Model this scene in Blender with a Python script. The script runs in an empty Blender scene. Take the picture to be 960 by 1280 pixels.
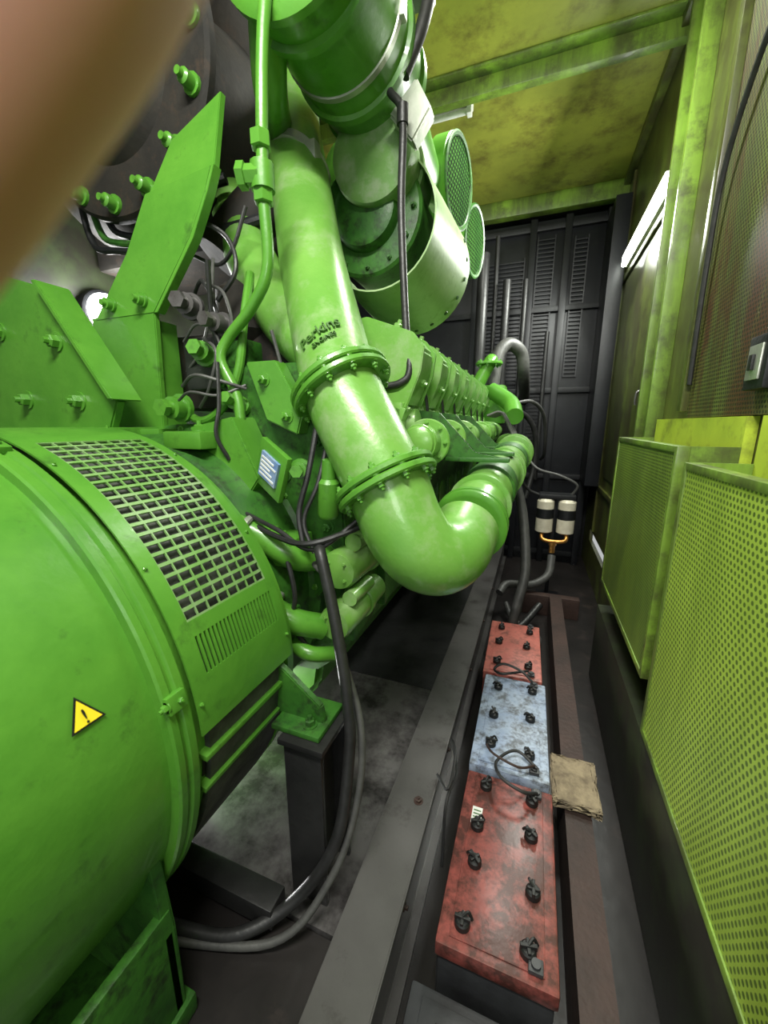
import bpy,bmesh,math,random
from mathutils import Vector,Matrix
random.seed(4)
S=bpy.context.scene; COL=S.collection
S.view_settings.view_transform='Standard'
V=Vector
# ---------------------------------------------------------------- materials
def nt(name):
    m=bpy.data.materials.new(name); m.use_nodes=True
    n=m.node_tree.nodes; l=m.node_tree.links
    return m,n,l,n['Principled BSDF']
def paint(name,c1,c2,rough=.4,metal=0,scale=6,bump=.15,bscale=60,coat=0,dirt=None,dth=.62,streak=None,sth=.53):
    m,n,l,b=nt(name)
    tc=n.new('ShaderNodeTexCoord')
    no=n.new('ShaderNodeTexNoise'); no.inputs['Scale'].default_value=scale; no.inputs['Detail'].default_value=8; no.inputs['Roughness'].default_value=.65
    l.new(tc.outputs['Object'],no.inputs['Vector'])
    r=n.new('ShaderNodeValToRGB'); e=r.color_ramp.elements
    e[0].position=.3; e[0].color=(*c2,1); e[1].position=.62; e[1].color=(*c1,1)
    l.new(no.outputs['Fac'],r.inputs['Fac'])
    out=r.outputs['Color']
    def overlay(out,col,sc,th,wd,stretch=None,amt=1):
        n2=n.new('ShaderNodeTexNoise'); n2.inputs['Scale'].default_value=sc; n2.inputs['Detail'].default_value=10; n2.inputs['Roughness'].default_value=.72
        if stretch:
            mp=n.new('ShaderNodeMapping'); mp.inputs['Scale'].default_value=stretch; l.new(tc.outputs['Object'],mp.inputs['Vector']); l.new(mp.outputs['Vector'],n2.inputs['Vector'])
        else: l.new(tc.outputs['Object'],n2.inputs['Vector'])
        r2=n.new('ShaderNodeValToRGB'); r2.color_ramp.elements[0].position=th-wd; r2.color_ramp.elements[1].position=th+wd; r2.color_ramp.elements[1].color=(amt,amt,amt,1)
        l.new(n2.outputs['Fac'],r2.inputs['Fac'])
        mx=n.new('ShaderNodeMixRGB'); mx.inputs['Color2'].default_value=(*col,1)
        l.new(r2.outputs['Color'],mx.inputs['Fac']); l.new(out,mx.inputs['Color1']); return mx.outputs['Color']
    if dirt: out=overlay(out,dirt,scale*2.3,dth,.08,None,.85)
    if streak: out=overlay(out,streak,3.0,sth,.1,(1.6,1.6,.25),.8)
    l.new(out,b.inputs['Base Color'])
    b.inputs['Roughness'].default_value=rough; b.inputs['Metallic'].default_value=metal
    b.inputs['Coat Weight'].default_value=coat
    if bump:
        n3=n.new('ShaderNodeTexNoise'); n3.inputs['Scale'].default_value=bscale; n3.inputs['Detail'].default_value=3
        l.new(tc.outputs['Object'],n3.inputs['Vector'])
        bp=n.new('ShaderNodeBump'); bp.inputs['Strength'].default_value=bump; bp.inputs['Distance'].default_value=.005
        l.new(n3.outputs['Fac'],bp.inputs['Height']); l.new(bp.outputs['Normal'],b.inputs['Normal'])
    return m
def perf(name,c1,c2,hole,pitch,ax=('Y','Z'),rad=.3,rough=.5,rust=None,spec=.5):
    m,n,l,b=nt(name)
    b.inputs['Specular IOR Level'].default_value=spec
    tc=n.new('ShaderNodeTexCoord'); sp=n.new('ShaderNodeSeparateXYZ'); l.new(tc.outputs['Object'],sp.inputs[0])
    def M(op,a,bb=None):
        q=n.new('ShaderNodeMath'); q.operation=op
        for i,x in enumerate((a,bb)):
            if x is None: continue
            if isinstance(x,(int,float)): q.inputs[i].default_value=x
            else: l.new(x,q.inputs[i])
        return q.outputs[0]
    vv=M('DIVIDE',sp.outputs[ax[1]],pitch*.866); row=M('FLOOR',vv)
    uu=M('ADD',M('DIVIDE',sp.outputs[ax[0]],pitch),M('MULTIPLY',M('FLOORED_MODULO',row,2.0),.5))
    fu=M('SUBTRACT',M('FRACT',uu),.5); fv=M('SUBTRACT',M('FRACT',vv),.5)
    d=M('SQRT',M('ADD',M('MULTIPLY',fu,fu),M('MULTIPLY',M('MULTIPLY',fv,fv),.75)))
    h=M('LESS_THAN',d,rad)
    no=n.new('ShaderNodeTexNoise'); no.inputs['Scale'].default_value=3; no.inputs['Detail'].default_value=9; no.inputs['Roughness'].default_value=.7
    mp=n.new('ShaderNodeMapping'); mp.inputs['Scale'].default_value=(1,1.3,.45); l.new(tc.outputs['Object'],mp.inputs['Vector']); l.new(mp.outputs['Vector'],no.inputs['Vector'])
    r=n.new('ShaderNodeValToRGB'); e=r.color_ramp.elements; e[0].position=.38; e[0].color=(*c2,1); e[1].position=.6; e[1].color=(*c1,1)
    l.new(no.outputs['Fac'],r.inputs['Fac'])
    out=r.outputs['Color']
    if rust:
        n2=n.new('ShaderNodeTexNoise'); n2.inputs['Scale'].default_value=1.6; n2.inputs['Detail'].default_value=11; n2.inputs['Roughness'].default_value=.75
        mp2=n.new('ShaderNodeMapping'); mp2.inputs['Scale'].default_value=(1,2.6,.5); mp2.inputs['Location'].default_value=(0,.7,3); l.new(tc.outputs['Object'],mp2.inputs['Vector']); l.new(mp2.outputs['Vector'],n2.inputs['Vector'])
        r2=n.new('ShaderNodeValToRGB'); r2.color_ramp.elements[0].position=.45; r2.color_ramp.elements[1].position=.58
        l.new(n2.outputs['Fac'],r2.inputs['Fac'])
        m2=n.new('ShaderNodeMixRGB'); m2.inputs['Color2'].default_value=(*rust,1); l.new(r2.outputs['Color'],m2.inputs['Fac']); l.new(out,m2.inputs['Color1']); out=m2.outputs['Color']
    mx=n.new('ShaderNodeMixRGB'); mx.inputs['Color2'].default_value=(*hole,1)
    l.new(h,mx.inputs['Fac']); l.new(out,mx.inputs['Color1'])
    l.new(mx.outputs['Color'],b.inputs['Base Color']); b.inputs['Roughness'].default_value=rough
    bp=n.new('ShaderNodeBump'); bp.inputs['Strength'].default_value=.5; bp.inputs['Distance'].default_value=.003; bp.invert=True
    l.new(h,bp.inputs['Height']); l.new(bp.outputs['Normal'],b.inputs['Normal'])
    return m
def emit(name,c,s):
    m,n,l,b=nt(name); b.inputs['Base Color'].default_value=(*c,1)
    b.inputs['Emission Color'].default_value=(*c,1); b.inputs['Emission Strength'].default_value=s
    return m
GREEN=paint('green_enamel',(.092,.275,.028),(.055,.2,.018),.34,0,4,.14,45,.22,(.03,.085,.014),.65)
GREEN_P=paint('green_pipe_enamel',(.165,.36,.065),(.105,.29,.038),.32,.05,3,.12,70,.22,(.26,.39,.17),.58)
GREEN_D=paint('dark_green_enamel',(.04,.15,.016),(.014,.075,.008),.45,0,8,.2,50,0,(.01,.013,.007),.57)
DUST=paint('dusty_pale_green_sheet',(.18,.34,.10),(.11,.26,.05),.42,.0,6,.1,60,.0,(.26,.35,.2),.56)
PALE=paint('pale_green_sheet',(.40,.55,.28),(.27,.44,.17),.45,0,4,.1,60,.0,(.17,.31,.09),.62)
SILV=paint('dull_aluminium',(.5,.52,.45),(.3,.34,.26),.35,.6,8,.1)
STEEL=paint('grey_steel',(.115,.11,.107),(.08,.076,.074),.32,.3,3,.12,40,0,(.035,.028,.026),.61)
STEELD=paint('dark_oily_steel',(.03,.03,.03),(.013,.013,.013),.4,.3,5,.2,40,0,(.01,.01,.01),.62)
LINER=paint('dusty_grey_shade',(.075,.08,.068),(.014,.017,.014),.6,.1,14,.3)  # dusty grey that also paints the shade inside the grille
DARK=paint('black_grimy_steel',(.010,.011,.013),(.005,.005,.006),.5,.2,6,.2)
RADM=paint('radiator_black',(.008,.009,.012),(.0035,.004,.0055),.42,.2,4,.1,50,0,(.017,.017,.02),.64)
HOT=paint('scorched_iron',(.016,.013,.009),(.006,.005,.004),.75,.1,7,.4,30,0,(.035,.02,.011),.62)
RUB=paint('black_rubber',(.022,.022,.022),(.01,.01,.01),.45,0,20,.2)
RUBG=paint('grey_rubber',(.075,.075,.07),(.04,.04,.04),.5,0,20,.3)
WALLG=paint('olive_green_wall_paint',(.14,.185,.028),(.065,.09,.016),.36,.0,2.2,.12,12,.1,(.035,.028,.01),.56,(.045,.038,.014),.47)
WALLD=paint('dark_green_wall_paint',(.025,.036,.012),(.010,.014,.007),.5,.0,2.2,.12,12,.0,(.012,.01,.007),.5)  # darker green for the left wall and right baseboard
CEILG=paint('yellow_green_ceiling_paint',(.33,.345,.05),(.18,.205,.033),.40,.0,1.3,.35,4,.1,(.11,.09,.02),.56)
LIME=paint('lime_column_paint',(.22,.37,.04),(.14,.25,.025),.4,0,3,.12,20,.1,(.06,.07,.02),.56,(.065,.08,.022),.49)
LIMEB=paint('lit_lime_inner_paint',(.55,.68,.06),(.38,.5,.045),.4,0,3,.1,20,0,(.2,.23,.04),.57)  # raised lime tone carries the light inside the hoods
RUSTW=perf('rusty_perforated_sheet',(.13,.165,.033),(.065,.08,.02),(.015,.016,.006),.0155,rust=(.085,.032,.012))
PERF=perf('green_perforated_sheet',(.37,.52,.06),(.26,.38,.04),(.09,.15,.02),.0165,rad=.3)
PERF2=perf('dark_green_perforated_sheet',(.2,.3,.035),(.12,.19,.025),(.035,.06,.012),.013,rad=.3)
MESH=perf('dark_mesh',(.04,.12,.02),(.02,.08,.013),(.003,.006,.002),.024,rad=.38,rough=1,spec=.05)
FLOORM=paint('oily_dark_floor',(.020,.017,.016),(.009,.008,.008),.35,.0,3,.2,20,0,(.04,.03,.027),.64)
DECK=paint('scuffed_grey_deck',(.13,.123,.12),(.065,.06,.06),.2,.25,2.0,.08,25,0,(.02,.017,.017),.53)
BRN=paint('rusty_brown_channel',(.05,.026,.02),(.022,.013,.010),.6,.1,6,.4)
RED=paint('faded_red_plastic',(.52,.16,.125),(.38,.09,.07),.45,0,9,.1,60,0,(.16,.06,.045),.56)
REDD=paint('dirty_red_plastic',(.32,.085,.07),(.19,.045,.038),.34,0,7,.12,60,0,(.035,.018,.014),.49)
BLU=paint('dusty_blue_plastic',(.38,.45,.56),(.22,.29,.44),.5,0,10,.1,60,0,(.07,.07,.07),.54)
CASE=paint('black_plastic_case',(.04,.042,.045),(.02,.02,.022),.45,0,9,.1)
CREAM=paint('cream_filter_can',(.7,.66,.52),(.5,.46,.35),.35,0,12,.05)
BRASS=paint('brass',(.6,.3,.08),(.4,.18,.04),.35,.8,10,.1)
FOAM=paint('dirty_beige_foam',(.3,.24,.15),(.10,.075,.05),.9,0,18,1,60)
YEL=paint('warning_yellow',(.95,.75,.03),(.9,.7,.03),.4,0,5,0)
BLK=paint('printed_black',(.01,.01,.01),(.01,.01,.01),.5,0,5,0)
INK=paint('raised_cast_lettering',(.06,.15,.025),(.04,.11,.018),.5,0,5,0)
WHT=paint('white_label',(.75,.76,.72),(.6,.6,.55),.5,0,30,0)
BLUE=paint('blue_data_plate',(.16,.27,.55),(.45,.53,.62),.35,.2,22,0)
LAMP=emit('lit_tube',(.95,1,.9),20)
LAMPW=emit('lit_bulkhead_lens',(1,1,.95),50)
SKIN,_n,_l,_b=nt('skin'); _b.inputs['Base Color'].default_value=(.55,.27,.19,1); _b.inputs['Roughness'].default_value=.5
_b.inputs['Subsurface Weight'].default_value=.15; _b.inputs['Subsurface Scale'].default_value=.01
_no=_n.new('ShaderNodeTexNoise'); _no.inputs['Scale'].default_value=300; _bp=_n.new('ShaderNodeBump'); _bp.inputs['Strength'].default_value=.2; _bp.inputs['Distance'].default_value=.001
_l.new(_no.outputs['Fac'],_bp.inputs['Height']); _l.new(_bp.outputs['Normal'],_b.inputs['Normal'])
# ---------------------------------------------------------------- mesh kit
WL={}
def frame(d,up=None):
    d=V(d).normalized(); a=V((0,0,1)) if abs(d.z)<.9 else V((0,1,0))
    x=a.cross(d).normalized(); y=d.cross(x); return d,x,y
def crom(P,k=6):
    P=[V(p) for p in P]
    if len(P)<3: return P
    Q=[P[0]*2-P[1]]+P+[P[-1]*2-P[-2]]; o=[]
    for i in range(1,len(Q)-2):
        for j in range(k):
            t=j/k; a,b,c,d=Q[i-1],Q[i],Q[i+1],Q[i+2]
            o.append(.5*((2*b)+(c-a)*t+(2*a-5*b+4*c-d)*t*t+(3*b-a-3*c+d)*t**3))
    o.append(P[-1]); return o
class G:
    def __init__(s): s.bm=bmesh.new(); s.mi=0
    def F(s,vs):
        try:
            f=s.bm.faces.new(vs); f.material_index=s.mi; f.smooth=True; return f
        except ValueError: return None
    def box(s,x0,x1,y0,y1,z0,z1,bev=0,M=None):
        v=[V((x,y,z)) for x in (x0,x1) for y in (y0,y1) for z in (z0,z1)]
        if M: v=[M@p for p in v]
        b=[s.bm.verts.new(p) for p in v]
        fs=[s.F([b[i] for i in q]) for q in ((0,1,3,2),(4,6,7,5),(0,4,5,1),(2,3,7,6),(0,2,6,4),(1,5,7,3))]
        if bev:
            es=list({e for f in fs for e in f.edges})
            bmesh.ops.bevel(s.bm,geom=es,offset=bev,segments=2,affect='EDGES',profile=.6)
        return s
    def lathe(s,o,d,prof,seg=32,a0=0,a1=2*math.pi):
        o=V(o); d,x,y=frame(d); full=abs(a1-a0-2*math.pi)<1e-6; n=seg if full else seg+1
        rings=[]
        for t,r in prof:
            rings.append([s.bm.verts.new(o+d*t+(x*math.cos(a0+(a1-a0)*i/seg)+y*math.sin(a0+(a1-a0)*i/seg))*max(r,1e-4)) for i in range(n)])
        for A,B in zip(rings,rings[1:]):
            for i in range(seg):
                j=(i+1)%n
                s.F([A[i],A[j],B[j],B[i]])
        if full:
            s.F(rings[0][::-1]); s.F(rings[-1])
        return s
    def cyl(s,p0,p1,r,seg=24,bev=0):
        p0=V(p0);p1=V(p1);L=(p1-p0).length
        pr=[(0,r),(L,r)] if not bev else [(0,r-bev),(bev,r),(L-bev,r),(L,r-bev)]
        return s.lathe(p0,p1-p0,pr,seg)
    def tube(s,P,r,seg=12,k=6):
        P=crom(P,k); n=len(P); rr=r if callable(r) else (lambda t:r)
        d=(P[1]-P[0]).normalized(); _,x,_y=frame(d); rings=[]
        for i,p in enumerate(P):
            t=(P[min(i+1,n-1)]-P[max(i-1,0)]).normalized()
            x=(x-t*x.dot(t)).normalized(); y=t.cross(x); R=rr(i/(n-1))
            rings.append([s.bm.verts.new(p+(x*math.cos(2*math.pi*j/seg)+y*math.sin(2*math.pi*j/seg))*R) for j in range(seg)])
        for A,B in zip(rings,rings[1:]):
            for j in range(seg):
                q=(j+1)%seg; s.F([A[j],A[q],B[q],B[j]])
        s.F(rings[0][::-1]); s.F(rings[-1]); return s
    def prism(s,pts,vec,bev=0):
        a=[s.bm.verts.new(V(p)) for p in pts]; b=[s.bm.verts.new(V(p)+V(vec)) for p in pts]; n=len(a)
        fs=[s.F(a[::-1]),s.F(b)]+[s.F([a[i],a[(i+1)%n],b[(i+1)%n],b[i]]) for i in range(n)]
        if bev:
            es=list({e for f in fs if f for e in f.edges})
            bmesh.ops.bevel(s.bm,geom=es,offset=bev,segments=2,affect='EDGES')
        return s
    def bolt(s,p,d,r=.014,h=.012):
        p=V(p); d=V(d).normalized(); p=p-d*.001
        s.lathe(p,d,[(0,r*1.5),(h*.25,r*1.5)],12); s.lathe(p,d,[(h*.25,r),(h*1.1,r),(h*1.25,r*.8)],6)
        s.lathe(p,d,[(h*1.2,r*.5),(h*1.9,r*.45)],8); return s
    def flange(s,p,d,R,th=.02,nb=10,br=.011,hole=0):
        p=V(p); d,x,y=frame(d)
        s.lathe(p-d*th/2,d,[(0,R-.004),(.004,R),(th-.004,R),(th,R-.004)],40)
        for i in range(nb):
            a=2*math.pi*i/nb; q=p+(x*math.cos(a)+y*math.sin(a))*(R-br*1.9)
            s.bolt(q+d*th/2,d,br,br); s.bolt(q-d*th/2,-d,br,br)
        return s
    def out(s,name,mats,parent=None,ang=35,label=None,kind=None):
        if not isinstance(mats,(list,tuple)): mats=[mats]
        bm=s.bm; bmesh.ops.recalc_face_normals(bm,faces=bm.faces)
        xs=[v.co for v in bm.verts]
        c=V([(min(p[i] for p in xs)+max(p[i] for p in xs))/2 for i in range(3)])
        if parent is None: c.z=min(p.z for p in xs)
        for v in bm.verts: v.co-=c
        me=bpy.data.meshes.new(name); bm.to_mesh(me); bm.free()
        for m in mats: me.materials.append(m)
        me.set_sharp_from_angle(angle=math.radians(ang))
        o=bpy.data.objects.new(name,me); COL.objects.link(o)
        WL[o.name]=c
        if parent: o.parent=parent; o.location=c-WL[parent.name]
        else: o.location=c
        if label: o['label']=label
        if kind: o['kind']=kind
        return o
def clone(o,d):
    q=o.copy(); COL.objects.link(q); q.location=o.location+V(d); return q
def thing(name,loc,label,cat,group=None):
    e=bpy.data.objects.new(name,None); e.empty_display_size=.1; COL.objects.link(e); e.location=loc; WL[e.name]=V(loc)
    tag(e,label,cat,group); return e
def tag(o,label,cat,group=None):
    o['label']=label; o['category']=cat
    if group: o['group']=group
    return o
def text_mesh(s,size,name,fn,mat,parent,ext=.0006,off=0.0):
    cu=bpy.data.curves.new(name,'FONT'); cu.body=s; cu.size=size; cu.align_x='CENTER'; cu.extrude=ext; cu.resolution_u=3; cu.offset=off
    t=bpy.data.objects.new('tmp',cu); COL.objects.link(t)
    dg=bpy.context.evaluated_depsgraph_get(); me=bpy.data.meshes.new_from_object(t.evaluated_get(dg))
    g=G(); g.bm.from_mesh(me)
    for v in g.bm.verts: v.co=fn(v.co)
    for f in g.bm.faces: f.material_index=0
    bpy.data.objects.remove(t); bpy.data.meshes.remove(me)
    return g.out(name,mat,parent)
# ---------------------------------------------------------------- setting
XR=.58; ZC=3.49; YB=4.75; Y0=-1.2; XL=-2.45
G().box(XL-.05,XR+.05,Y0,YB+.05,-.06,0).out('floor',FLOORM,kind='structure')
g=G(); g.box(XL-.05,XR+.05,Y0,YB+.05,ZC,ZC+.05)
g.out('ceiling',CEILG,kind='structure')
g=G()
for (a,b,c,d) in ((Y0,3.40,0,ZC),(4.30,YB,0,ZC),(3.40,4.30,0,.31),(3.40,4.30,.42,ZC)):
    g.box(XR,XR+.03,a,b,c,d)
g.box(XR-.012,XR,2.66,3.9,1.0,2.55,.004); g.box(XR-.02,XR,2.62,2.66,.1,3.4,.003); g.box(XR-.02,XR,4.06,4.1,.45,3.4,.003)
g.box(XR-.02,XR,2.66,4.06,2.58,2.62,.003); g.box(XR-.02,XR,2.66,4.06,.86,.9,.003)
g.out('wall_right',WALLG,kind='structure')
G().box(XL-.04,XL,Y0,YB,0,ZC).out('wall_left',WALLD,kind='structure')
G().box(XL,XR,YB,YB+.04,0,ZC).out('wall_back',DARK,kind='structure')
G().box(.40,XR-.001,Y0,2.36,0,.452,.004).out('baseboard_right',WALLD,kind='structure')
g=G(); g.box(XL,XR,2.88,2.94,ZC-.1,ZC,.006); g.box(XL,XR,2.80,2.88,ZC-.012,ZC,.002); g.out('trim_1',LIME,kind='structure')
g=G(); g.box(XL,XR,4.34,4.44,ZC-.14,ZC,.006); g.out('trim_2',LIME,kind='structure')
g=G(); g.box(XL,XR,1.3,1.36,ZC-.1,ZC,.006); g.out('trim_3',CEILG,kind='structure')
g=G(); g.box(XR-.05,XR,Y0,4.34,ZC-.06,ZC-.001,.004); g.out('trim_4',WALLG,kind='structure')
g=G(); g.box(XR-.07,XR,2.36,2.39,.9,ZC-.06,.003); g.box(XR-.07,XR,2.58,2.61,.9,ZC-.06,.003); g.box(XR-.03,XR,2.39,2.58,.9,ZC-.06)
g.out('trim_5',LIME,kind='structure')
g=G(); g.box(XR-.045,XR,1.96,2.01,1.5,ZC-.06,.003); g.box(XR-.045,XR,1.1,1.14,1.53,ZC-.06,.003); g.out('trim_6',WALLG,kind='structure')
o=G().box(XR-.02,XR-.001,-.6,1.96,1.475,ZC-.07).out('acoustic_panel',RUSTW)
tag(o,'rust-stained perforated acoustic sheet lining the upper side wall','wall panel')
# ---------------------------------------------------------------- perforated hoods
def hood(y0,y1,z0,z1,x0,mp,label,fr):
    e=thing('ventilation_hood',(XR-.05,(y0+y1)/2,z0),label,'vent hood',"perforated vent hoods on the side wall")
    g=G(); g.box(x0,x0+.006,y0+.02,y1-.02,z0+.02,z1-.02); g.out('perforated_face',mp,e)
    g=G()
    for a,b in ((y0,y0+.022),(y1-.022,y1)): g.box(x0-.004,x0+.03,a,b,z0,z1,.002)
    g.box(x0-.004,x0+.03,y0+.022,y1-.022,z0,z0+.022,.002); g.box(x0-.004,x0+.03,y0+.022,y1-.022,z1-.02,z1,.002)
    g.box(x0+.03,XR-.031,y0,y0+.008,z0,z1); g.box(x0+.03,XR-.031,y1-.008,y1,z0,z1)
    g.box(x0+.03,XR-.031,y0+.008,y1-.008,z0,z0+.008)
    g.out('hood_casing',fr,e)
    G().box(XR-.03,XR-.001,y0+.002,y1-.002,.585,1.472).out('inner_liner',LIMEB,e,label='lime inner back liner, lit look put into its colour')  # liner colour stands in for the lit hood interior
hood(1.42,2.34,.6,1.385,.4,PERF2,'olive green open-topped hood with fine perforated face on the side wall',LIME)
hood(-.25,1.34,.46,1.345,.4,PERF,'bright lime open-topped hood with coarse perforated face on the side wall',LIME)
# ---------------------------------------------------------------- lamps
x,y,z=XR-.021,3.30,2.65
e=thing('fluorescent_lamp',(x,y,z),'lit fluorescent batten with glowing diffuser along the green side wall','lamp')
G().box(x-.012,x+.02,y-.57,y+.57,z-.005,z+.085,.003).out('lamp_housing',WHT,e)
G().box(x-.04,x-.012,y-.568,y+.568,z+.0,z+.08,.01).out('diffuser',LAMP,e)
x,y,z=-.86,3.02,ZC; L=.62
e=thing('fluorescent_lamp',(x,y,z),'unlit white fluorescent batten on the ceiling','lamp')
G().box(x-L/2,x+L/2,y-.06,y+.06,z-.05,z,.006).out('lamp_housing',WHT,e)
G().cyl((x-L/2+.03,y,z-.075),(x+L/2-.03,y,z-.075),.018,16).out('tube',WHT,e)
G().box(x-L/2,x-L/2+.03,y-.025,y+.025,z-.1,z-.05,.004).out('lamp_holder',WHT,e); G().box(x+L/2-.03,x+L/2,y-.025,y+.025,z-.1,z-.05,.004).out('lamp_holder',WHT,e)
e=thing('bulkhead_lamp',(XL,1.68,1.95),'bright round bulkhead lamp on the far side wall','lamp')
G().lathe((XL,1.74,2.07),(1,0,0),[(0,.13),(.05,.13),(.06,.115)],28).out('lamp_base',DARK,e)
G().lathe((XL+.06,1.74,2.07),(1,0,0),[(0,.112),(.03,.105),(.06,.07),(.075,.02)],28).out('lamp_lens',LAMPW,e)
# ---------------------------------------------------------------- base frame
fr=thing('base_frame',(-1.1,2,0),'grey steel skid frame under the generating set','steel frame')
ZD=.262
def rail(x0,x1,y0,y1,zt,m,name,zb=0.0):
    g=G(); w=x1-x0
    pts=[(x0,y0,zt),(x1,y0,zt),(x1,y0,zt-.02),(x1-.03,y0,zt-.02),(x1-.03,y0,zb+.02),(x1,y0,zb+.02),(x1,y0,zb),(x0,y0,zb),(x0,y0,zb+.02),(x0+.03,y0,zb+.02),(x0+.03,y0,zt-.02),(x0,y0,zt-.02)]
    g.prism(pts,(0,y1-y0,0),.003)
    r=g.out(name,m,fr)
    b=None
    for i in range(6):
        yy=.75+i*.55
        if b is None: b=G().bolt((x1-.03,yy,zt-.12),(1,0,0),.012,.012).out('rail_bolt',BRN,fr)
        else: clone(b,(0,i*.55,0))
    G().bolt((x1-.04,.95,zt),(0,0,1),.01,.008).out('rail_bolt',BRN,fr)
rail(-.34,-.21,-.6,4.33,.325,STEEL,'side_rail',.0)
rail(-2.0,-1.85,-.6,4.33,.315,STEELD,'side_rail',.0)
for y in (.35,1.5,2.9): G().box(-1.85,-.342,y,y+.1,.0,ZD-.021,.004).out('cross_member',STEELD,fr)
G().box(-1.84,-.342,.6,1.545,ZD-.02,ZD).out('deck_plate',DECK,fr)
G().box(-1.84,-.342,1.55,2.89,ZD-.02,ZD).out('deck_plate',STEELD,fr)
G().box(-1.84,-.342,-.5,.595,ZD-.04,ZD-.01).out('deck_plate',FLOORM,fr,label='dark oily deck plate')
G().box(-1.84,-.5,.555,.615,ZD-.001,ZD+.06,.004).out('cross_member',STEELD,fr)
for x0 in (-.50,-1.8):
    y0=.645
    g=G(); g.box(x0,x0+.1,y0,y0+.012,ZD,.72,.002); g.box(x0,x0+.1,y0+.128,y0+.14,ZD,.72,.002); g.box(x0+.042,x0+.058,y0+.01,y0+.13,ZD,.72); g.box(x0-.01,x0+.11,y0-.01,y0+.15,.72,.735,.002)
    g.out('support_post',STEELD,fr)
g=G(); g.prism([(.185,-.5,.2),(.265,-.5,.2),(.265,-.5,.185),(.2,-.5,.185),(.2,-.5,.015),(.265,-.5,.015),(.265,-.5,0),(.185,-.5,0)],(0,3.5,0))
o=g.out('floor_channel',BRN); tag(o,'rusty brown steel channel lying along the floor beside the batteries','steel channel')
g=G(); g.box(.0,.4,3.05,3.12,0,.16,.004); o=g.out('floor_crossbar',BRN); tag(o,'short rusty crossbar on the floor at the channel end','steel bar')
# ---------------------------------------------------------------- alternator
al=thing('alternator',(-1.1,.4,.26),'large round green alternator housing with grille and warning sticker','alternator')
cx,cz=-1.1,.87
g=G(); g.lathe((cx,-.45,cz),(0,1,0),[(0,.1),(0,.34),(.04,.44),(.12,.5),(.3,.535),(.6,.545),(.845,.55)],96)
g.out('end_bell',GREEN,al)
g=G(); g.lathe((cx,.395,cz),(0,1,0),[(0,.55),(.0,.568),(.004,.572),(.016,.572),(.02,.566),(.026,.566),(.03,.572),(.044,.572),(.048,.566),(.05,.56),(.055,.56)],96)
g.out('clamp_ring',GREEN,al)
for a in (12,70,110):
    A=math.radians(a); c=V((cx+math.cos(A)*.569,.415,cz+math.sin(A)*.569)); n=V((math.cos(A),0,math.sin(A)))
    M=Matrix.Translation(c)@Matrix.Rotation(-A,4,'Y')
    g=G(); g.box(-.004,.012,-.018,.018,-.016,.016,.003,M); g.bolt(M@V((.005,-.017,0)),(0,-1,0),.007,.008); g.bolt(M@V((.011,.004,0)),n,.005,.006); g.out('ring_lug',GREEN,al)
g=G(); g.lathe((cx,.45,cz),(0,1,0),[(0,.545),(.29,.545),(.292,.556),(.315,.556),(.317,.53),(.32,.47),(.33,.45),(.35,.45)],96)
g.out('stator_housing',GREEN,al)
def curved(g,r,y0,y1,a0,a1,ny,na,fy,fa,lo=True):
    ys=[];As=[]
    for i in range(ny):
        w=(y1-y0)/ny; s=y0+i*w; ys+=[s,s+w*(1-fy)/2,s+w*(1+fy)/2]
    ys.append(y1)
    for i in range(na):
        w=(a1-a0)/na; s=a0+i*w; As+=[s,s+w*(1-fa)/2,s+w*(1+fa)/2]
    As.append(a1)
    def ring(rr): return [[g.bm.verts.new((cx+rr*math.cos(math.radians(a)),y,cz+rr*math.sin(math.radians(a)))) for a in As] for y in ys]
    T=ring(r); B=ring(r-.004)
    for i in range(len(ys)-1):
        for j in range(len(As)-1):
            hole=(i%3==1 and j%3==1)
            q=[(i,j),(i+1,j),(i+1,j+1),(i,j+1)]
            if not hole: g.F([T[a][b] for a,b in q]); g.F([B[a][b] for a,b in q][::-1])
            else:
                for k in range(4):
                    a=q[k]; b=q[(k+1)%4]; g.F([T[a[0]][a[1]],T[b[0]][b[1]],B[b[0]][b[1]],B[a[0]][a[1]]])
    n=len(ys)-1;m=len(As)-1
    for j in range(m): g.F([T[0][j],T[0][j+1],B[0][j+1],B[0][j]]); g.F([T[n][j],T[n][j+1],B[n][j+1],B[n][j]])
    for i in range(n): g.F([T[i][0],T[i+1][0],B[i+1][0],B[i][0]]); g.F([T[i][m],T[i+1][m],B[i+1][m],B[i][m]])
def solid(g,r,y0,y1,a0,a1,n=12):
    T=[];
    for y in (y0,y1):
        for rr in (r,r-.004): T.append([g.bm.verts.new((cx+rr*math.cos(math.radians(a0+(a1-a0)*i/n)),y,cz+rr*math.sin(math.radians(a0+(a1-a0)*i/n)))) for i in range(n+1)])
    a,b,c,d=T
    for i in range(n):
        g.F([a[i],a[i+1],c[i+1],c[i]]); g.F([b[i],b[i+1],d[i+1],d[i]]); g.F([a[i],a[i+1],b[i+1],b[i]]); g.F([c[i],c[i+1],d[i+1],d[i]])
    g.F([a[0],c[0],d[0],b[0]]); g.F([a[n],c[n],d[n],b[n]])
ga,gb=.487,.713
g=G()
curved(g,.5715,ga,gb,23,72,8,21,.90,.70)
bmesh.ops.remove_doubles(g.bm,verts=g.bm.verts[:],dist=.0002)
gr=g.out('ventilation_grille',DUST,al,25,label='pale dusty slotted metal grille')
g=G()
curved(g,.572,ga,gb,12,20.5,22,1,.5,.88)
solid(g,.572,ga,gb,20.5,23); solid(g,.572,.453,ga,2,92,24); solid(g,.572,gb,.737,2,92,24); solid(g,.572,ga,gb,72,92,8); solid(g,.572,ga,gb,2,12,6)
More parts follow.
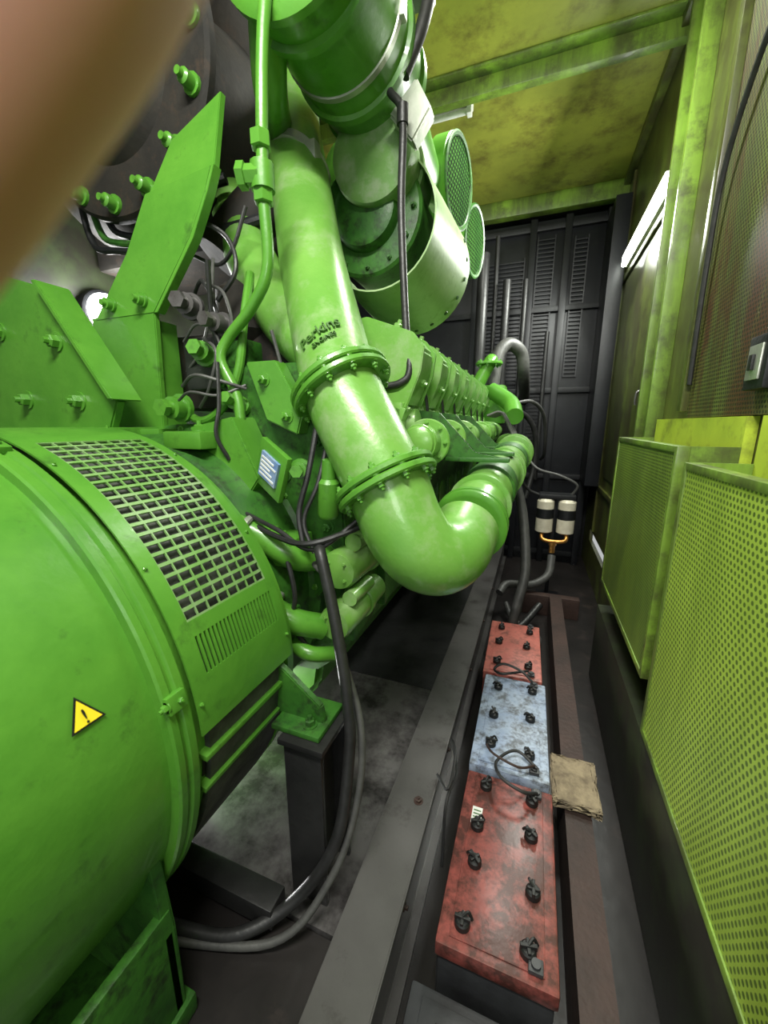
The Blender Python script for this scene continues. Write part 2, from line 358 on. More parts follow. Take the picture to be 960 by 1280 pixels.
bmesh.ops.remove_doubles(g.bm,verts=g.bm.verts[:],dist=.0002)
g.out('grille_frame',GREEN,al,25)
for a in (8,35,62,86):
    A=math.radians(a)
    for y in (.462,.728): G().bolt((cx+.572*math.cos(A),y,cz+.572*math.sin(A)),(math.cos(A),0,math.sin(A)),.004,.004).out('grille_screw',GREEN,al)
g=G(); g.lathe((cx,.478,cz),(0,1,0),[(0,.5),(.001,.558),(.24,.558),(.241,.5)],60); g.out('inner_shadow_liner',LINER,al,label='dusty grey liner giving the shade behind the grille slots')  # dark liner puts the shade behind the slots into colour
for a,rr,y0,y1 in ((-4,.012,.46,.73),(-12,.01,.46,.73),(30,-.004,.0,.2)):
    A=math.radians(a); M=Matrix.Translation((cx+.556*math.cos(A),0,cz+.556*math.sin(A)))@Matrix.Rotation(-A,4,'Y'); G().box(-.012,rr,y0,y1,-.006,.006,.002,M).out('seam_strip',GREEN,al)
A=math.radians(-8); M=Matrix.Translation((cx+.546*math.cos(A),0,cz+.546*math.sin(A)))@Matrix.Rotation(-A,4,'Y')
G().box(-.004,.001,.47,.71,-.022,.022,0,M).out('slot',BLK,al)
for s in (1,-1):
    g=G(); g.prism([(cx+s*.5,.36,.78),(cx+s*.52,.36,.5),(cx+s*.52,.36,.3),(cx+s*.2,.36,.3),(cx+s*.2,.36,.5),(cx+s*.3,.36,.56)],(0,.025,0),.003); g.box(cx+s*.36-.17,cx+s*.36+.17,.2,.40,ZD-.008,.3,.005)
    g.box(cx+s*.51-.01,cx+s*.51+.01,.2,.38,.29,.55,.004)
    g.out('mounting_foot',GREEN_D,al)
def onbell(p,r=.5508,y0=.30,ang=18.):
    A=math.radians(ang)+p[1]/r; t=p[2] if len(p)>2 else 0
    return V((cx+(r+t)*math.cos(A),y0+p[0]*.86-p[1]*.1,cz+(r+t)*math.sin(A)))
def tri(s,t):
    h=s*.866; return [V((-s/2,-h/3,t)),V((s/2,-h/3,t)),V((0,2*h/3,t))]
g=G(); b=[g.bm.verts.new(onbell(p)) for p in tri(.056,.001)]; g.F(b); g.out('warning_border',BLK,al)
g=G(); b=[g.bm.verts.new(onbell(p)) for p in tri(.045,.0018)]; g.F(b); g.out('warning_sticker',YEL,al,label='yellow triangular warning sticker with exclamation mark')
text_mesh('!',.032,'warning_mark',lambda p:onbell((p.x,p.y-.011,p.z+.003)),BLK,al)
# ---------------------------------------------------------------- engine
en=thing('diesel_engine',(-1.1,2.2,.36),'large green vee diesel engine with curved charge pipe and canisters','engine')
ex=-1.1
half=[(.42,.58),(.52,.66),(.55,1.05),(.6,1.28),(.68,1.42),(.66,1.45),(.36,1.54),(.12,1.4)]
pts=[(ex+a,1.08,b) for a,b in half]+[(ex-a,1.08,b) for a,b in half[::-1]]
g=G().prism(pts,(0,2.5,0),.01)
g.out('engine_block',GREEN_D,en)
for i in range(8): G().box(ex+.53,ex+.57,1.1+i*.3,1.13+i*.3,.72,1.25,.005).out('block_rib',GREEN_D,en); G().lathe((ex+.53,1.27+i*.3,1.02),(1,0,0),[(0,.085),(.03,.085),(.035,.07)],20).out('inspection_cover',GREEN,en)
g=G().prism([(ex-.4,1.1,.6),(ex+.46,1.1,.72),(ex+.42,1.1,.5),(ex+.3,1.1,.36),(ex-.3,1.1,.36)],(0,2.4,0),.02); g.out('oil_sump',GREEN,en)
g=G(); g.lathe((ex,.81,.95),(0,1,0),[(0,.40),(.03,.45),(.08,.47),(.18,.47),(.2,.5),(.25,.5)],64)
g.out('flywheel_housing',GREEN_D,en)
fb=None
for i in range(20):
    a=2*math.pi*i/20; 
    if fb is None: fb=G().bolt((ex+.485,1.01,.95),(0,-1,0),.011,.012).out('housing_bolt',GREEN,en)
    else: clone(fb,(.485*(math.cos(a)-1),0,.485*math.sin(a)))
g=G()
g.prism([(-.95,1.0,1.62),(-.62,1.0,1.62),(-.52,1.0,1.4),(-.5,1.0,1.05),(-.62,1.0,.9),(-.75,1.0,1.35)],(0,.08,0),.006)
for p in ((-.9,1.0,1.57),(-.7,1.0,1.57),(-.58,1.0,1.4),(-.56,1.0,1.15),(-.7,1.0,1.3)): g.bolt(p,(0,-1,0),.014,.016)
g.out('end_plate',GREEN_D,en)
g=G(); g.prism([(-.96,.9,1.44),(-.80,.9,1.47),(-.72,.9,1.3),(-.80,.9,1.2)],(0,.1,0),.004); g.box(-1.0,-.86,.84,1.05,1.38,1.43,.008); g.bolt((-.92,.9,1.43),(0,0,1),.014,.016); g.out('lifting_bracket',GREEN,en)
g=G(); g.prism([(-.78,.95,1.62),(-.68,.95,1.62),(-.60,.95,1.48),(-.62,.95,1.42),(-.72,.95,1.46)],(0,.05,0),.004); g.bolt((-.72,.95,1.57),(0,-1,0),.013,.015); g.bolt((-.65,.95,1.47),(0,-1,0),.013,.015); g.out('gusset_bracket',GREEN,en)
g=G(); g.box(-.80,-.60,.86,.98,1.06,1.14,.012); g.box(-.74,-.66,.84,.9,1.13,1.17,.008); g.bolt((-.63,.88,1.14),(0,0,1),.011,.012); g.bolt((-.78,.86,1.1),(0,-1,0),.011,.012); g.out('governor_box',GREEN,en)
g=G(); g.lathe((-.52,.93,1.2),(.1,-.1,.95),[(0,.025),(.01,.03),(.1,.03),(.11,.02),(.16,.018)],20); g.out('actuator',GREEN,en)
for (x,y,z,r,h,d) in ((-1.08,1.0,1.5,.035,.05,(0,-1,0)),(-.98,1.02,1.66,.03,.04,(.2,-1,.2)),(-.9,1.02,1.74,.026,.05,(0,-1,0)),(-1.02,1.02,1.8,.03,.05,(.3,-1,0)),(-.84,1.0,1.5,.022,.05,(.1,-1,.3)),(-.60,.93,1.33,.022,.04,(.4,-1,0))):
    g=G(); g.lathe((x,y,z),d,[(0,r*1.3),(h*.3,r*1.3),(h*.31,r),(h,r),(h*1.02,r*.6),(h*1.4,r*.55)],14); g.lathe((x,y,z),d,[(h*1.4,r*.8),(h*1.8,r*.8)],6); g.out('pipe_fitting',GREEN if z<1.7 else STEEL,en)
G().box(-1.1,-.93,1.04,1.14,1.56,1.72,.012).out('sensor_box',STEELD,en)
G().box(-.92,-.83,1.03,1.1,1.58,1.70,.01).out('sensor_box',GREEN_D,en)
G().tube([(-1.12,1.03,1.5),(-1.0,.99,1.46),(-.9,.98,1.5),(-.84,.99,1.6),(-.83,1.02,1.75),(-.86,1.1,1.9)],.013,10).out('oil_feed_pipe',GREEN,en)
G().tube([(-.78,.99,1.3),(-.74,.96,1.22),(-.70,.95,1.1),(-.68,.95,.98)],.014,10).out('oil_feed_pipe',GREEN,en)
M=Matrix.Translation((-.665,.875,1.335))@Matrix.Rotation(math.radians(-22),4,'Z')@Matrix.Rotation(math.radians(25),4,'Y')
G().box(-.065,.065,.004,.02,-.075,.06,.003,M).out('control_cover',GREEN,en)
G().box(-.042,.042,-.003,.006,-.04,.032,0,M).out('data_plate',BLUE,en,label='small pale blue data plate with fine print')
for i in range(5): G().box(-.036,.036-.012*(i%3),-.0045,-.002,-.032+i*.012,-.027+i*.012,0,M).out('data_plate_print',WHT,en)
# engine foot
g=G(); g.prism([(-.64,.7,.93),(-.53,.7,.87),(-.43,.7,.79),(-.42,.7,.745),(-.62,.7,.745)],(0,.02,0),.003)
g.box(-.54,-.41,.655,.78,.736,.75,.003); g.box(-.72,-.6,.7,.9,.76,.94,.01)
g.bolt((-.45,.685,.75),(0,0,1),.012,.014)
g.out('engine_foot',GREEN_D,en)
for (x,y,z,r,L) in ((-.5,.93,1.04,.058,.34),(-.49,.88,.9,.05,.3)):
    g=G(); g.lathe((x,y,z),(0,1,0),[(0,r*.5),(.005,r*.9),(.02,r),(L*.55,r),(L*.56,r*1.12),(L*.62,r*1.12),(L*.63,r),(L,r*.9)],28)
    g.lathe((x+.03,y+.05,z+r*1.3),(0,1,0),[(0,r*.45),(L*.45,r*.45)],18)
    for i in range(4):
        a=math.pi/4+i*math.pi/2; g.bolt((x+r*.6*math.cos(a),y+.006,z+r*.6*math.sin(a)),(0,-1,0),.006,.008)
    g.out('starter_motor',GREEN_P,en)
G().tube([(-.8,.84,1.2),(-.69,.86,1.14),(-.6,.9,1.08),(-.56,1.05,1.05)],.038,16).out('coolant_pipe',GREEN,en)
G().tube([(-.72,.83,.98),(-.6,.84,.92),(-.53,.9,.88)],.036,16).out('coolant_pipe',GREEN,en)
G().tube([(-.62,.86,.84),(-.55,.85,.82),(-.5,.9,.8)],.022,12).out('coolant_pipe',GREEN,en)
for x,y,z in ((-.74,.84,1.165),(-.66,.835,.95)): G().lathe((x,y,z),(.7,.15,-.35),[(0,.045),(.004,.05),(.016,.05),(.02,.045)],18).out('hose_clamp',SILV,en)
# rocker covers
tilt=math.radians(20); rc=None
y=1.36; M=Matrix.Translation((-.575,y,1.53))@Matrix.Rotation(tilt,4,'Y'); M3=M.to_3x3()
g=G(); g.box(-.15,.17,-.095,.095,-.06,.03,.01,M)
pr=[(-.13,-.07),(.16,-.07),(.165,.05),(.15,.12),(.1,.15),(-.06,.15),(-.12,.12),(-.13,.05)]
g.prism([M@V((a,-.065,b+.1)) for a,b in pr],(M3@V((0,.13,0))),.010)
g.prism([M@V((a*1.04,-.085,b*1.04+.1)) for a,b in pr],(M3@V((0,.016,0))),.003)
g.prism([M@V((a*1.04,.069,b*1.04+.1)) for a,b in pr],(M3@V((0,.016,0))),.003)
for sx in (-.13,.15):
    for sy in (-.08,.08): g.bolt(M@V((sx,sy,.03)),M3@V((0,0,1)),.009,.012)
g.bolt(M@V((.02,0,.25)),M3@V((0,0,1)),.02,.02)
g.bolt(M@V((.155,0,.12)),M3@V((1,0,0)),.014,.016)
rc=g.out('rocker_cover',GREEN_P,en,40)
g=G(); g.lathe((-.46,y,1.45),(.9,0,.1),[(0,.055),(.05,.05),(.07,.045)],18); g.bolt((-.42,y-.07,1.50),(1,0,0),.011,.012); g.bolt((-.42,y+.07,1.50),(1,0,0),.011,.012); g.box(-.46,-.42,y-.095,y+.095,1.40,1.52,.008)
ip=g.out('inlet_port',GREEN_P,en)
fl=G().tube([(-.43,y+.1,1.62),(-.40,y+.12,1.56),(-.39,y+.14,1.46)],.006,8).out('injector_line',RUB,en)
for i in range(1,8): clone(rc,(0,i*.27,0)); clone(ip,(0,i*.27,0)); clone(fl,(0,i*.27,0))
g=G(); g.tube([(-.35,1.22,1.39),(-.34,2.0,1.39),(-.32,3.35,1.4)],.058,20,4)
for y in (1.3,1.62,1.94,2.26,2.58,2.9,3.2): g.flange((-.342,y,1.39),(0,1,0),.078,.018,8,.007)
g.lathe((-.35,1.2,1.39),(0,1,0),[(0,.03),(.01,.05),(.03,.06),(.04,.058)],20)
g.out('intake_manifold',GREEN_P,en)
# charge-air pipe
cp=G()
path=[(-1.02,1.66,2.78),(-.98,1.58,2.62),(-.90,1.46,2.42),(-.80,1.33,2.18),(-.71,1.22,1.95),(-.61,1.11,1.745),(-.51,1.01,1.546),(-.43,.97,1.42),(-.355,.945,1.30),(-.305,.93,1.20),(-.258,.935,1.135),(-.215,.97,1.108),(-.185,1.04,1.115),(-.172,1.13,1.15)]
cp.tube(path,lambda t:.096+.012*min(1,t*2)-.013*max(0,t-.62)/.38,40,8)
cp.tube([(-1.28,1.5,2.44),(-1.12,1.37,2.22),(-.96,1.24,2.0),(-.82,1.17,1.83),(-.71,1.14,1.72),(-.6,1.12,1.64)],lambda t:.08+.010*t,32,8)
cpo=cp.out('charge_air_pipe',GREEN_P,en,50)
for p,d,R in (((-.51,1.01,1.546),(.155,-.05,-.23),.143),((-.355,.945,1.30),(.14,-.04,-.22),.139)):
    d=V(d).normalized()
    G().flange(V(p)+d*.011,d,R,.018,12,.009).out('pipe_flange',GREEN,cpo); G().flange(V(p)-d*.011,d,R,.018,12,.009).out('pipe_flange',GREEN,cpo)
G().lathe((-.168,1.14,1.152),(.04,.9,.16),[(0,.095),(.0,.103),(.004,.112),(.018,.112),(.022,.104)],40).out('pipe_flange',GREEN,cpo)
G().lathe((-.167,1.166,1.157),(.04,.9,.16),[(0,.104),(.002,.112),(.016,.112),(.02,.104)],40).out('pipe_flange',GREEN,cpo)
g=G(); g.lathe((-.86,1.41,2.33),(.1,.14,.26),[(0,.103),(.002,.109),(.03,.109),(.032,.103)],32); g.box(-.79,-.75,1.33,1.37,2.3,2.36,.004); g.out('hose_clamp',SILV,cpo)
C=V((-.575,1.075,1.68)); A_=(V((-.71,1.22,1.95))-V((-.51,1.01,1.546))).normalized()
N_=(V((0,0,1.45))-C); N_=(N_-A_*N_.dot(A_)).normalized(); T_=A_.cross(N_)
def onpipe(p,r=.1088,dx=-.022,dy=0):
    c,s=math.cos(.28),math.sin(.28); x=p.x*c-p.y*s; y=p.x*s+p.y*c
    ph=(x+dx)/r; return C+A_*(y+dy)+(N_*math.cos(ph)+T_*math.sin(ph))*(r+p.z)
text_mesh('Perkins',.042,'lettering',lambda p:onpipe(p,dy=-.070),INK,cpo,ext=.003,off=.0003)
text_mesh('ENGINES',.018,'lettering',lambda p:onpipe(p,dy=-.095,dx=-.014),INK,cpo,ext=.003)
g=G(); g.tube([(-.166,1.18,1.16),(-.155,1.4,1.2),(-.13,1.9,1.25),(-.11,2.75,1.29),(-.2,3.1,1.29)],.09,32,6)
for y in (1.3,1.78,1.87,2.3,2.39): g.lathe((-.16+(y-1.3)*.045,y,1.187+(y-1.3)*.095),(.03,1,.08),[(0,.094),(.002,.104),(.02,.104),(.022,.094)],32)
g.out('charge_air_manifold',GREEN_P,en)
for yy in (1.46,2.03): G().lathe((-.152+(yy-1.46)*.04,yy,1.21+(yy-1.46)*.08),(0.03,1,.08),[(0,.094),(.004,.098),(.06,.1),(.12,.098),(.125,.094)],32).out('rubber_coupling',GREEN_D,en)
for y in (1.42,1.72,2.15):
    g=G(); g.prism([(-.42,y,1.50),(-.33,y,1.49),(-.2,y,1.35),(-.1,y,1.335),(-.1,y,1.32),(-.24,y,1.32),(-.3,y,1.32),(-.46,y,1.32)],(0,.018,0),.003)
    g.box(-.3,-.08,y-.02,y+.04,1.32,1.335,.003); g.bolt((-.24,y+.009,1.335),(0,0,1),.01,.012); g.bolt((-.32,y,1.44),(0,-1,0),.012,.012)
    g.out('manifold_bracket',GREEN_D,en)
# upper canisters
g=G(); g.lathe((-.63,1.0,2.60),(0,1,0),[(0,.13),(.0,.185),(.01,.205),(.03,.205),(.035,.188),(.1,.188),(.105,.203),(.125,.203),(.13,.188),(.36,.188),(.365,.2),(.39,.2),(.395,.186),(.52,.18),(.53,.19),(.56,.19),(.565,.17),(.62,.15)],56)
g.out('inlet_canister',GREEN,en)
G().tube([(-.75,1.1,2.5),(-.82,1.2,2.42),(-.92,1.38,2.45)],.05,16).out('inlet_canister',GREEN,en)
g=G(); g.lathe((-.63,1.28,2.60),(0,1,0),[(0,.188),(.002,.1925),(.02,.1925),(.022,.188)],56); g.box(-.46,-.43,1.28,1.31,2.55,2.62,.004); g.out('band_clamp',SILV,en)
g=G(); g.lathe((-.61,1.46,2.36),(-.03,1,.02),[(0,.07),(0,.12),(.01,.145),(.03,.15),(.12,.15),(.125,.16),(.15,.16),(.155,.15),(.3,.15),(.35,.13)],48)
g.out('turbocharger_housing',DUST,en)
g=G(); g.lathe((-.66,1.50,2.22),(0,1,-.03),[(0,.03),(0,.10),(.01,.12),(.05,.13),(.055,.17),(.06,.20),(.07,.21),(.09,.21),(.1,.2),(.4,.2)],56)
for i in range(12):
    a=2*math.pi*i/12; g.bolt((-.66+.18*math.cos(a),1.558,2.22+.18*math.sin(a)),(0,-1,0),.009,.012)
g.out('turbocharger_cover',GREEN_D,en)
# heat shroud: a thin rolled sheet, open along the top, wrapped round the underside and outer side
g=G(); nA=28; O=[];I=[]
for iy,(y,r) in enumerate(((1.55,.238),(1.7,.25),(1.86,.262),(2.02,.272),(2.05,.276))):
    zc_=2.19-.05*(y-1.55)
    def arc(rr): return [g.bm.verts.new((-.63+rr*math.cos(A),y,zc_+rr*math.sin(A))) for A in [math.radians(-165+i*(235)/nA) for i in range(nA+1)]]
    O.append(arc(r)); I.append(arc(r-.006))
for a,b,c,d in zip(O,O[1:],I,I[1:]):
    for i in range(nA): g.F([a[i],a[i+1],b[i+1],b[i]]); g.F([c[i],d[i],d[i+1],c[i+1]])
    g.F([a[0],b[0],d[0],c[0]]); g.F([a[nA],c[nA],d[nA],b[nA]])
for i in range(nA): g.F([O[0][i],I[0][i],I[0][i+1],O[0][i+1]]); g.F([O[-1][i],O[-1][i+1],I[-1][i+1],I[-1][i]])
g.out('heat_shroud',PALE,en)
for i in range(13):
    a=math.radians(-150+i*17); c=V((.272*math.cos(a),0,.272*math.sin(a)))
    G().lathe(V((-.63,2.0,2.167))+c*.995,(math.cos(a),0,math.sin(a)),[(0,.010),(.006,.008)],8).out('shroud_rivet',GREEN_D,en)
for k,(y,z) in enumerate(((2.30,2.62),(2.86,2.57))):
    D=V((1,-.14,-.05)).normalized(); E=V((-.46,y-.05,z)); o_=E-D*.62
    g=G(); g.lathe(o_,D,[(0,.16),(.01,.175),(.40,.175),(.41,.19),(.43,.19),(.44,.178),(.47,.178),(.48,.19),(.50,.19),(.51,.178),(.53,.178),(.535,.2),(.61,.2),(.618,.193),(.619,.165)],48)
    f=g.out('air_filter',GREEN,en)
    g=G(); g.lathe(E-D*.004,D,[(0,.178),(.004,.175),(.008,.02)],40); g.out('filter_screen',MESH,f)
    G().lathe(E,D,[(0,.19),(0,.2),(.006,.2),(.01,.192),(.006,.18),(0,.178)],40).out('filter_rim',GREEN_D,f)
    G().box(-.75,-.65,y+.05,y+.08,z-.3,z-.15,.006).out('filter_bracket',GREEN_D,f)
G().lathe((-.95,1.95,2.62),(.3,1,0),[(0,.14),(.02,.16),(.4,.16),(.42,.14)],32).out('intake_duct',GREEN,en)
G().lathe((-.64,1.58,2.6),(.0,1,-.05),[(0,.14),(.04,.15),(.3,.14),(.5,.13)],32).out('intake_duct',GREEN,en)
g=G(); g.tube([(-.50,1.36,2.44),(-.455,1.35,2.36),(-.45,1.33,2.1),(-.42,1.3,1.75),(-.40,1.28,1.62),(-.43,1.27,1.58),(-.5,1.27,1.57)],.012,12); g.lathe((-.455,1.35,2.34),(0,0,1),[(0,.018),(.05,.018)],12); g.out('drain_pipe',RUB,en)
g=G(); g.tube([(-.56,1.5,2.78),(-.46,1.5,2.82),(-.40,1.45,2.76),(-.42,1.42,2.62),(-.47,1.4,2.5)],.02,12); g.box(-.56,-.42,1.46,1.58,2.79,2.86,.008); g.out('sensor_harness',RUB,en)
G().prism([(-.52,1.40,2.41),(-.43,1.40,2.49),(-.38,1.40,2.4),(-.44,1.40,2.32)],(0,.06,0),.006).out('aluminium_bracket',SILV,en)
# hot dark turbine side
g=G(); g.lathe((-1.38,1.12,2.55),(0,1,0),[(0,.02),(0,.12),(-.03,.13),(-.035,.22),(0,.25),(.0,.40),(.012,.41),(.035,.41),(.04,.34),(.1,.3),(.2,.33),(.35,.36),(.5,.3),(.55,.25)],64)
g.tube([(-1.15,1.7,2.7),(-1.15,1.6,3.0),(-1.1,1.5,3.2),(-1.1,1.5,3.48)],.2,28)
g.out('exhaust_turbine_housing',HOT,en)
q0=None
for i in range(14):
    a=2*math.pi*i/14+.12; c=V((.365*math.cos(a),0,.365*math.sin(a)))
    if q0 is None:
        q=V((-1.38,1.12,2.55))+c; g=G(); g.lathe(q,(0,-1,0),[(0,.03),(.01,.03),(.011,.021),(.04,.021),(.045,.015),(.046,.012),(.06,.011)],12); q0=g.out('flange_bolt',GREEN,en); c0=c
    else: clone(q0,c-c0)
G().tube([(-1.1,1.25,2.02),(-1.0,1.35,2.2),(-.95,1.5,2.35)],.09,20).out('exhaust_manifold',HOT,en)
G().tube([(-1.5,2.2,1.75),(-1.3,1.9,1.85),(-.95,1.6,1.95),(-.9,1.4,1.9)],.12,20).out('exhaust_manifold',HOT,en)
g=G(); g.box(-1.3,-.75,1.14,1.5,1.5,1.76,.03); g.lathe((-.95,1.25,1.72),(.1,0,1),[(0,.12),(.04,.15),(.16,.15),(.2,.1)],32); g.out('exhaust_collector',HOT,en)
for x,z in ((-1.5,2.28),(-1.34,2.14)): G().tube([(x,1.25,z+.2),(x+.08,1.2,z+.03),(x+.28,1.2,z-.05),(x+.45,1.25,z-.02)],.018,10).out('heat_shield_pipe',DARK,en)
G().box(-2.43,-1.55,1.75,2.3,2.3,ZC-.001,.03).out('exhaust_duct',HOT,en)
G().tube([(-2.0,1.6,2.45),(-1.9,1.4,2.5),(-1.7,1.35,2.6),(-1.6,1.4,2.9)],.16,24).out('exhaust_duct',HOT,en)
for i in range(3): G().tube([(-1.62-i*.05,1.2,2.45),(-1.55-i*.05,1.18,2.2-i*.03),(-1.45-i*.03,1.18,2.12-i*.02),(-1.2,1.2,2.12-i*.03),(-1.08,1.22,2.2)],.012,10).out('oil_feed_pipe',DARK if i!=1 else GREEN_D,en)
# support bracket with post: a bent strap in two leaves
g=G(); g.prism([(-1.09,1.07,2.28),(-.92,1.10,2.38),(-.905,1.03,2.15),(-1.165,1.03,2.125)],(0,.022,0),.002); g.out('support_bracket',GREEN,en)
g=G(); g.prism([(-1.165,1.02,2.13),(-.905,1.02,2.155),(-.925,1.01,2.09),(-.985,1.0,1.98),(-1.15,.99,1.79),(-1.42,.99,1.79),(-1.24,.995,1.97)],(0,.022,0),.002); g.out('support_bracket',GREEN,en)
g=G(); g.prism([(-.905,1.02,2.155),(-.895,1.02,2.155),(-.915,1.01,2.09),(-.975,1.0,1.975),(-1.135,.99,1.79),(-1.15,.99,1.79),(-.985,1.0,1.98),(-.925,1.01,2.09)],(0,.03,0),.001); g.out('bracket_web',GREEN,en)
g=G(); g.prism([(-1.44,.992,1.80),(-1.15,.992,1.80),(-1.18,1.0,1.42),(-1.46,1.0,1.42)],(0,.02,0),.003); g.box(-1.2,-1.18,1.019,1.10,1.42,1.78,.002); g.box(-1.5,-1.12,.93,1.16,1.41,1.435,.004); g.out('bracket_post',GREEN,en)
for p in ((-1.33,.985,1.83),(-1.19,.985,1.83)):
    G().lathe((p[0],.99,p[2]),(0,-1,0),[(0,.022),(.008,.022),(.009,.017),(.025,.017),(.026,.011),(.038,.010)],12).out('bracket_bolt',GREEN,en)
g=G(); g.prism([(-2.0,.86,2.02),(-1.45,.86,1.86),(-1.19,.86,1.52),(-1.24,.86,1.43),(-2.0,.86,1.43)],(0,.03,0),.005)
g.box(-2.0,-1.2,.83,1.0,1.41,1.44,.004)
g.prism([(-1.45,.83,1.87),(-1.43,.83,1.87),(-1.17,.83,1.52),(-1.19,.83,1.52)],(0,.1,0),.003)
for p in ((-1.42,.86,1.70),(-1.36,.86,1.52),(-1.62,.86,1.53),(-1.7,.86,1.75)):
    g.bolt(p,(0,-1,0),.02,.022)
g.out('gusset_plate',GREEN,en)
# fuel line with unions
g=G(); g.tube([(-.66,1.0,2.55),(-.686,.98,2.33),(-.70,.97,2.05),(-.70,.97,1.86),(-.76,.97,1.765),(-.85,.97,1.69),(-.875,.96,1.63),(-.83,.96,1.54),(-.81,.95,1.45),(-.81,.95,1.30)],.0155,14)
for z in (2.12,2.0): g.lathe((-.70,.97,z),(0,0,1),[(0,.022),(.003,.026),(.035,.026),(.038,.022)],6)
g.lathe((-.70,.97,2.03),(0,0,1),[(0,.03),(.06,.03)],12); g.lathe((-.70,.96,2.06),(-1,-.3,0),[(0,.024),(.035,.024),(.036,.03),(.055,.03)],6)
g.out('fuel_line',GREEN,en)
wires=[([(-1.0,.93,1.56),(-.92,.9,1.585),(-.85,.92,1.57),(-.8,.97,1.55)],.005),([(-1.02,.93,1.52),(-.94,.9,1.54),(-.86,.92,1.53),(-.8,.97,1.56)],.004),
([(-.86,.93,1.62),(-.84,.9,1.5),(-.84,.88,1.42),(-.82,.9,1.35)],.006),([(-.55,.94,1.45),(-.56,.9,1.32),(-.58,.88,1.22),(-.56,.86,1.14)],.008),
([(-.52,.96,1.45),(-.53,.9,1.3),(-.56,.87,1.2),(-.52,.85,1.12)],.006),([(-.75,.86,1.19),(-.62,.83,1.16),(-.5,.81,1.16),(-.38,.93,1.2)],.008),([(-.78,.86,1.22),(-.62,.83,1.18),(-.5,.82,1.14),(-.4,.9,1.22)],.006),
([(-1.1,1.1,1.85),(-1.0,1.05,1.88),(-.95,1.05,1.75),(-1.0,1.05,1.62)],.006),([(-1.1,1.05,1.62),(-1.0,1.02,1.68),(-.95,1.02,1.8),(-.98,1.08,1.95)],.005),([(-.7,.97,1.7),(-.68,.98,1.6),(-.66,.97,1.5)],.005),
([(-.95,.98,1.7),(-.88,.95,1.65),(-.92,.95,1.55),(-.98,.97,1.5)],.005),([(-.9,.97,1.9),(-.93,1.0,1.75),(-.9,1.0,1.6),(-.88,1.0,1.5)],.007),
([(-.96,1.02,1.86),(-.88,1.0,1.82),(-.86,1.0,1.72),(-.93,1.0,1.66)],.005),([(-1.05,1.0,1.7),(-.97,.98,1.74),(-.9,.98,1.7),(-.88,.98,1.6)],.004),([(-.62,.86,1.12),(-.58,.84,1.0),(-.6,.85,.9),(-.55,.86,.82)],.007),
([(-1.0,1.05,2.05),(-.92,1.08,2.0),(-.88,1.06,1.9),(-.95,1.05,1.82)],.007),([(-1.08,1.1,1.98),(-.98,1.1,1.94),(-.9,1.08,1.97),(-.86,1.1,2.08)],.006)]
for P,r in wires: G().tube(P,r,8).out('wiring_cable',RUB if r>.0055 else RUBG,en)
g=G(); g.tube([(-.45,3.2,1.75),(-.38,3.25,1.9),(-.37,3.3,1.93)],.05,16); g.flange((-.38,3.25,1.9),(0,0,1),.1,.02,8,.01); g.out('water_outlet',GREEN,en)
G().lathe((-.75,3.6,1.6),(0,1,0),[(0,.2),(.05,.22),(.1,.22),(.12,.18)],32).out('pump_pulley',GREEN,en)
g=G(); g.box(-1.7,-.5,3.58,3.75,.6,1.7,.03); g.out('gear_case',GREEN,en)
G().box(-.45,-.25,3.3,3.5,1.45,1.75,.03).out('thermostat_housing',GREEN,en)
G().tube([(-.15,2.9,1.5),(-.2,3.1,1.6),(-.35,3.2,1.7)],.06,16).out('coolant_pipe',GREEN,en)
g=G(); g.tube([(-.36,3.4,1.75),(-.34,3.45,1.98),(-.27,3.52,2.08),(-.17,3.6,2.02),(-.14,3.7,1.85),(-.14,4.2,1.7),(-.14,4.34,1.7)],.05,18)
g.out('coolant_hose',RUBG,en)
for x,y,z0,z1,r in ((-.35,4.0,1.6,2.7,.035),(-.55,3.9,1.6,2.9,.05),(-.2,4.2,1.0,2.75,.025),(.02,4.28,.9,2.3,.02),(-.46,4.1,1.5,3.1,.02)): G().cyl((x,y,z0),(x,y,z1),r,16).out('vent_pipe',STEELD,en)
for i in range(6): 
    y=2.6+i*.09; G().tube([(-.3,y,1.5),(-.22,y+.03,1.52),(-.16,y+.06,1.42),(-.13,y+.05,1.36)],.008,8).out('wiring_cable',RUB if i%2 else RUBG,en)
G().tube([(-.3,3.5,1.5),(-.15,3.6,1.55),(-.02,3.7,1.4),(.0,3.75,1.1),(-.05,3.7,.8)],.022,12).out('coolant_hose',RUB,en)
G().tube([(-.2,3.3,1.6),(-.05,3.4,1.62),(.05,3.6,1.5),(.08,3.9,1.2),(.06,4.33,1.1)],.014,12).out('coolant_hose',RUBG,en)
# ---------------------------------------------------------------- radiator
ra=thing('radiator',(-.9,4.5,0),'tall black industrial radiator with guard grilles filling the end wall','radiator')
g=G(); g.box(-2.3,.5,4.42,4.7,.0,3.3,.01)
g.out('radiator_core',RADM,ra)
for x in (-2.3,-1.4,-.72,-.2,.1,.44): G().box(x,x+.06,4.36,4.42,.0,3.3,.005).out('frame_upright',RADM,ra)
for z in (.08,.9,1.75,2.5,3.2): G().box(-2.3,.5,4.375,4.42,z,z+.05,.004).out('frame_bar',DARK,ra)
for xa,xb,za,n in ((-.62,-.24,1.2,50),(-.12,.02,1.0,60),(.2,.3,1.9,34)):
    g=G(); g.box(xa-.01,xa,4.39,4.41,za,za+n*.036); g.box(xb,xb+.01,4.39,4.41,za,za+n*.036)
    for i in range(n):
        z=za+i*.036; g.box(xa,xb,4.395,4.405,z,z+.01)
    g.out('guard_grille',RADM,ra)
G().box(.44,.555,3.95,4.36,.9,3.2,.006).out('side_baffle',RADM,ra)
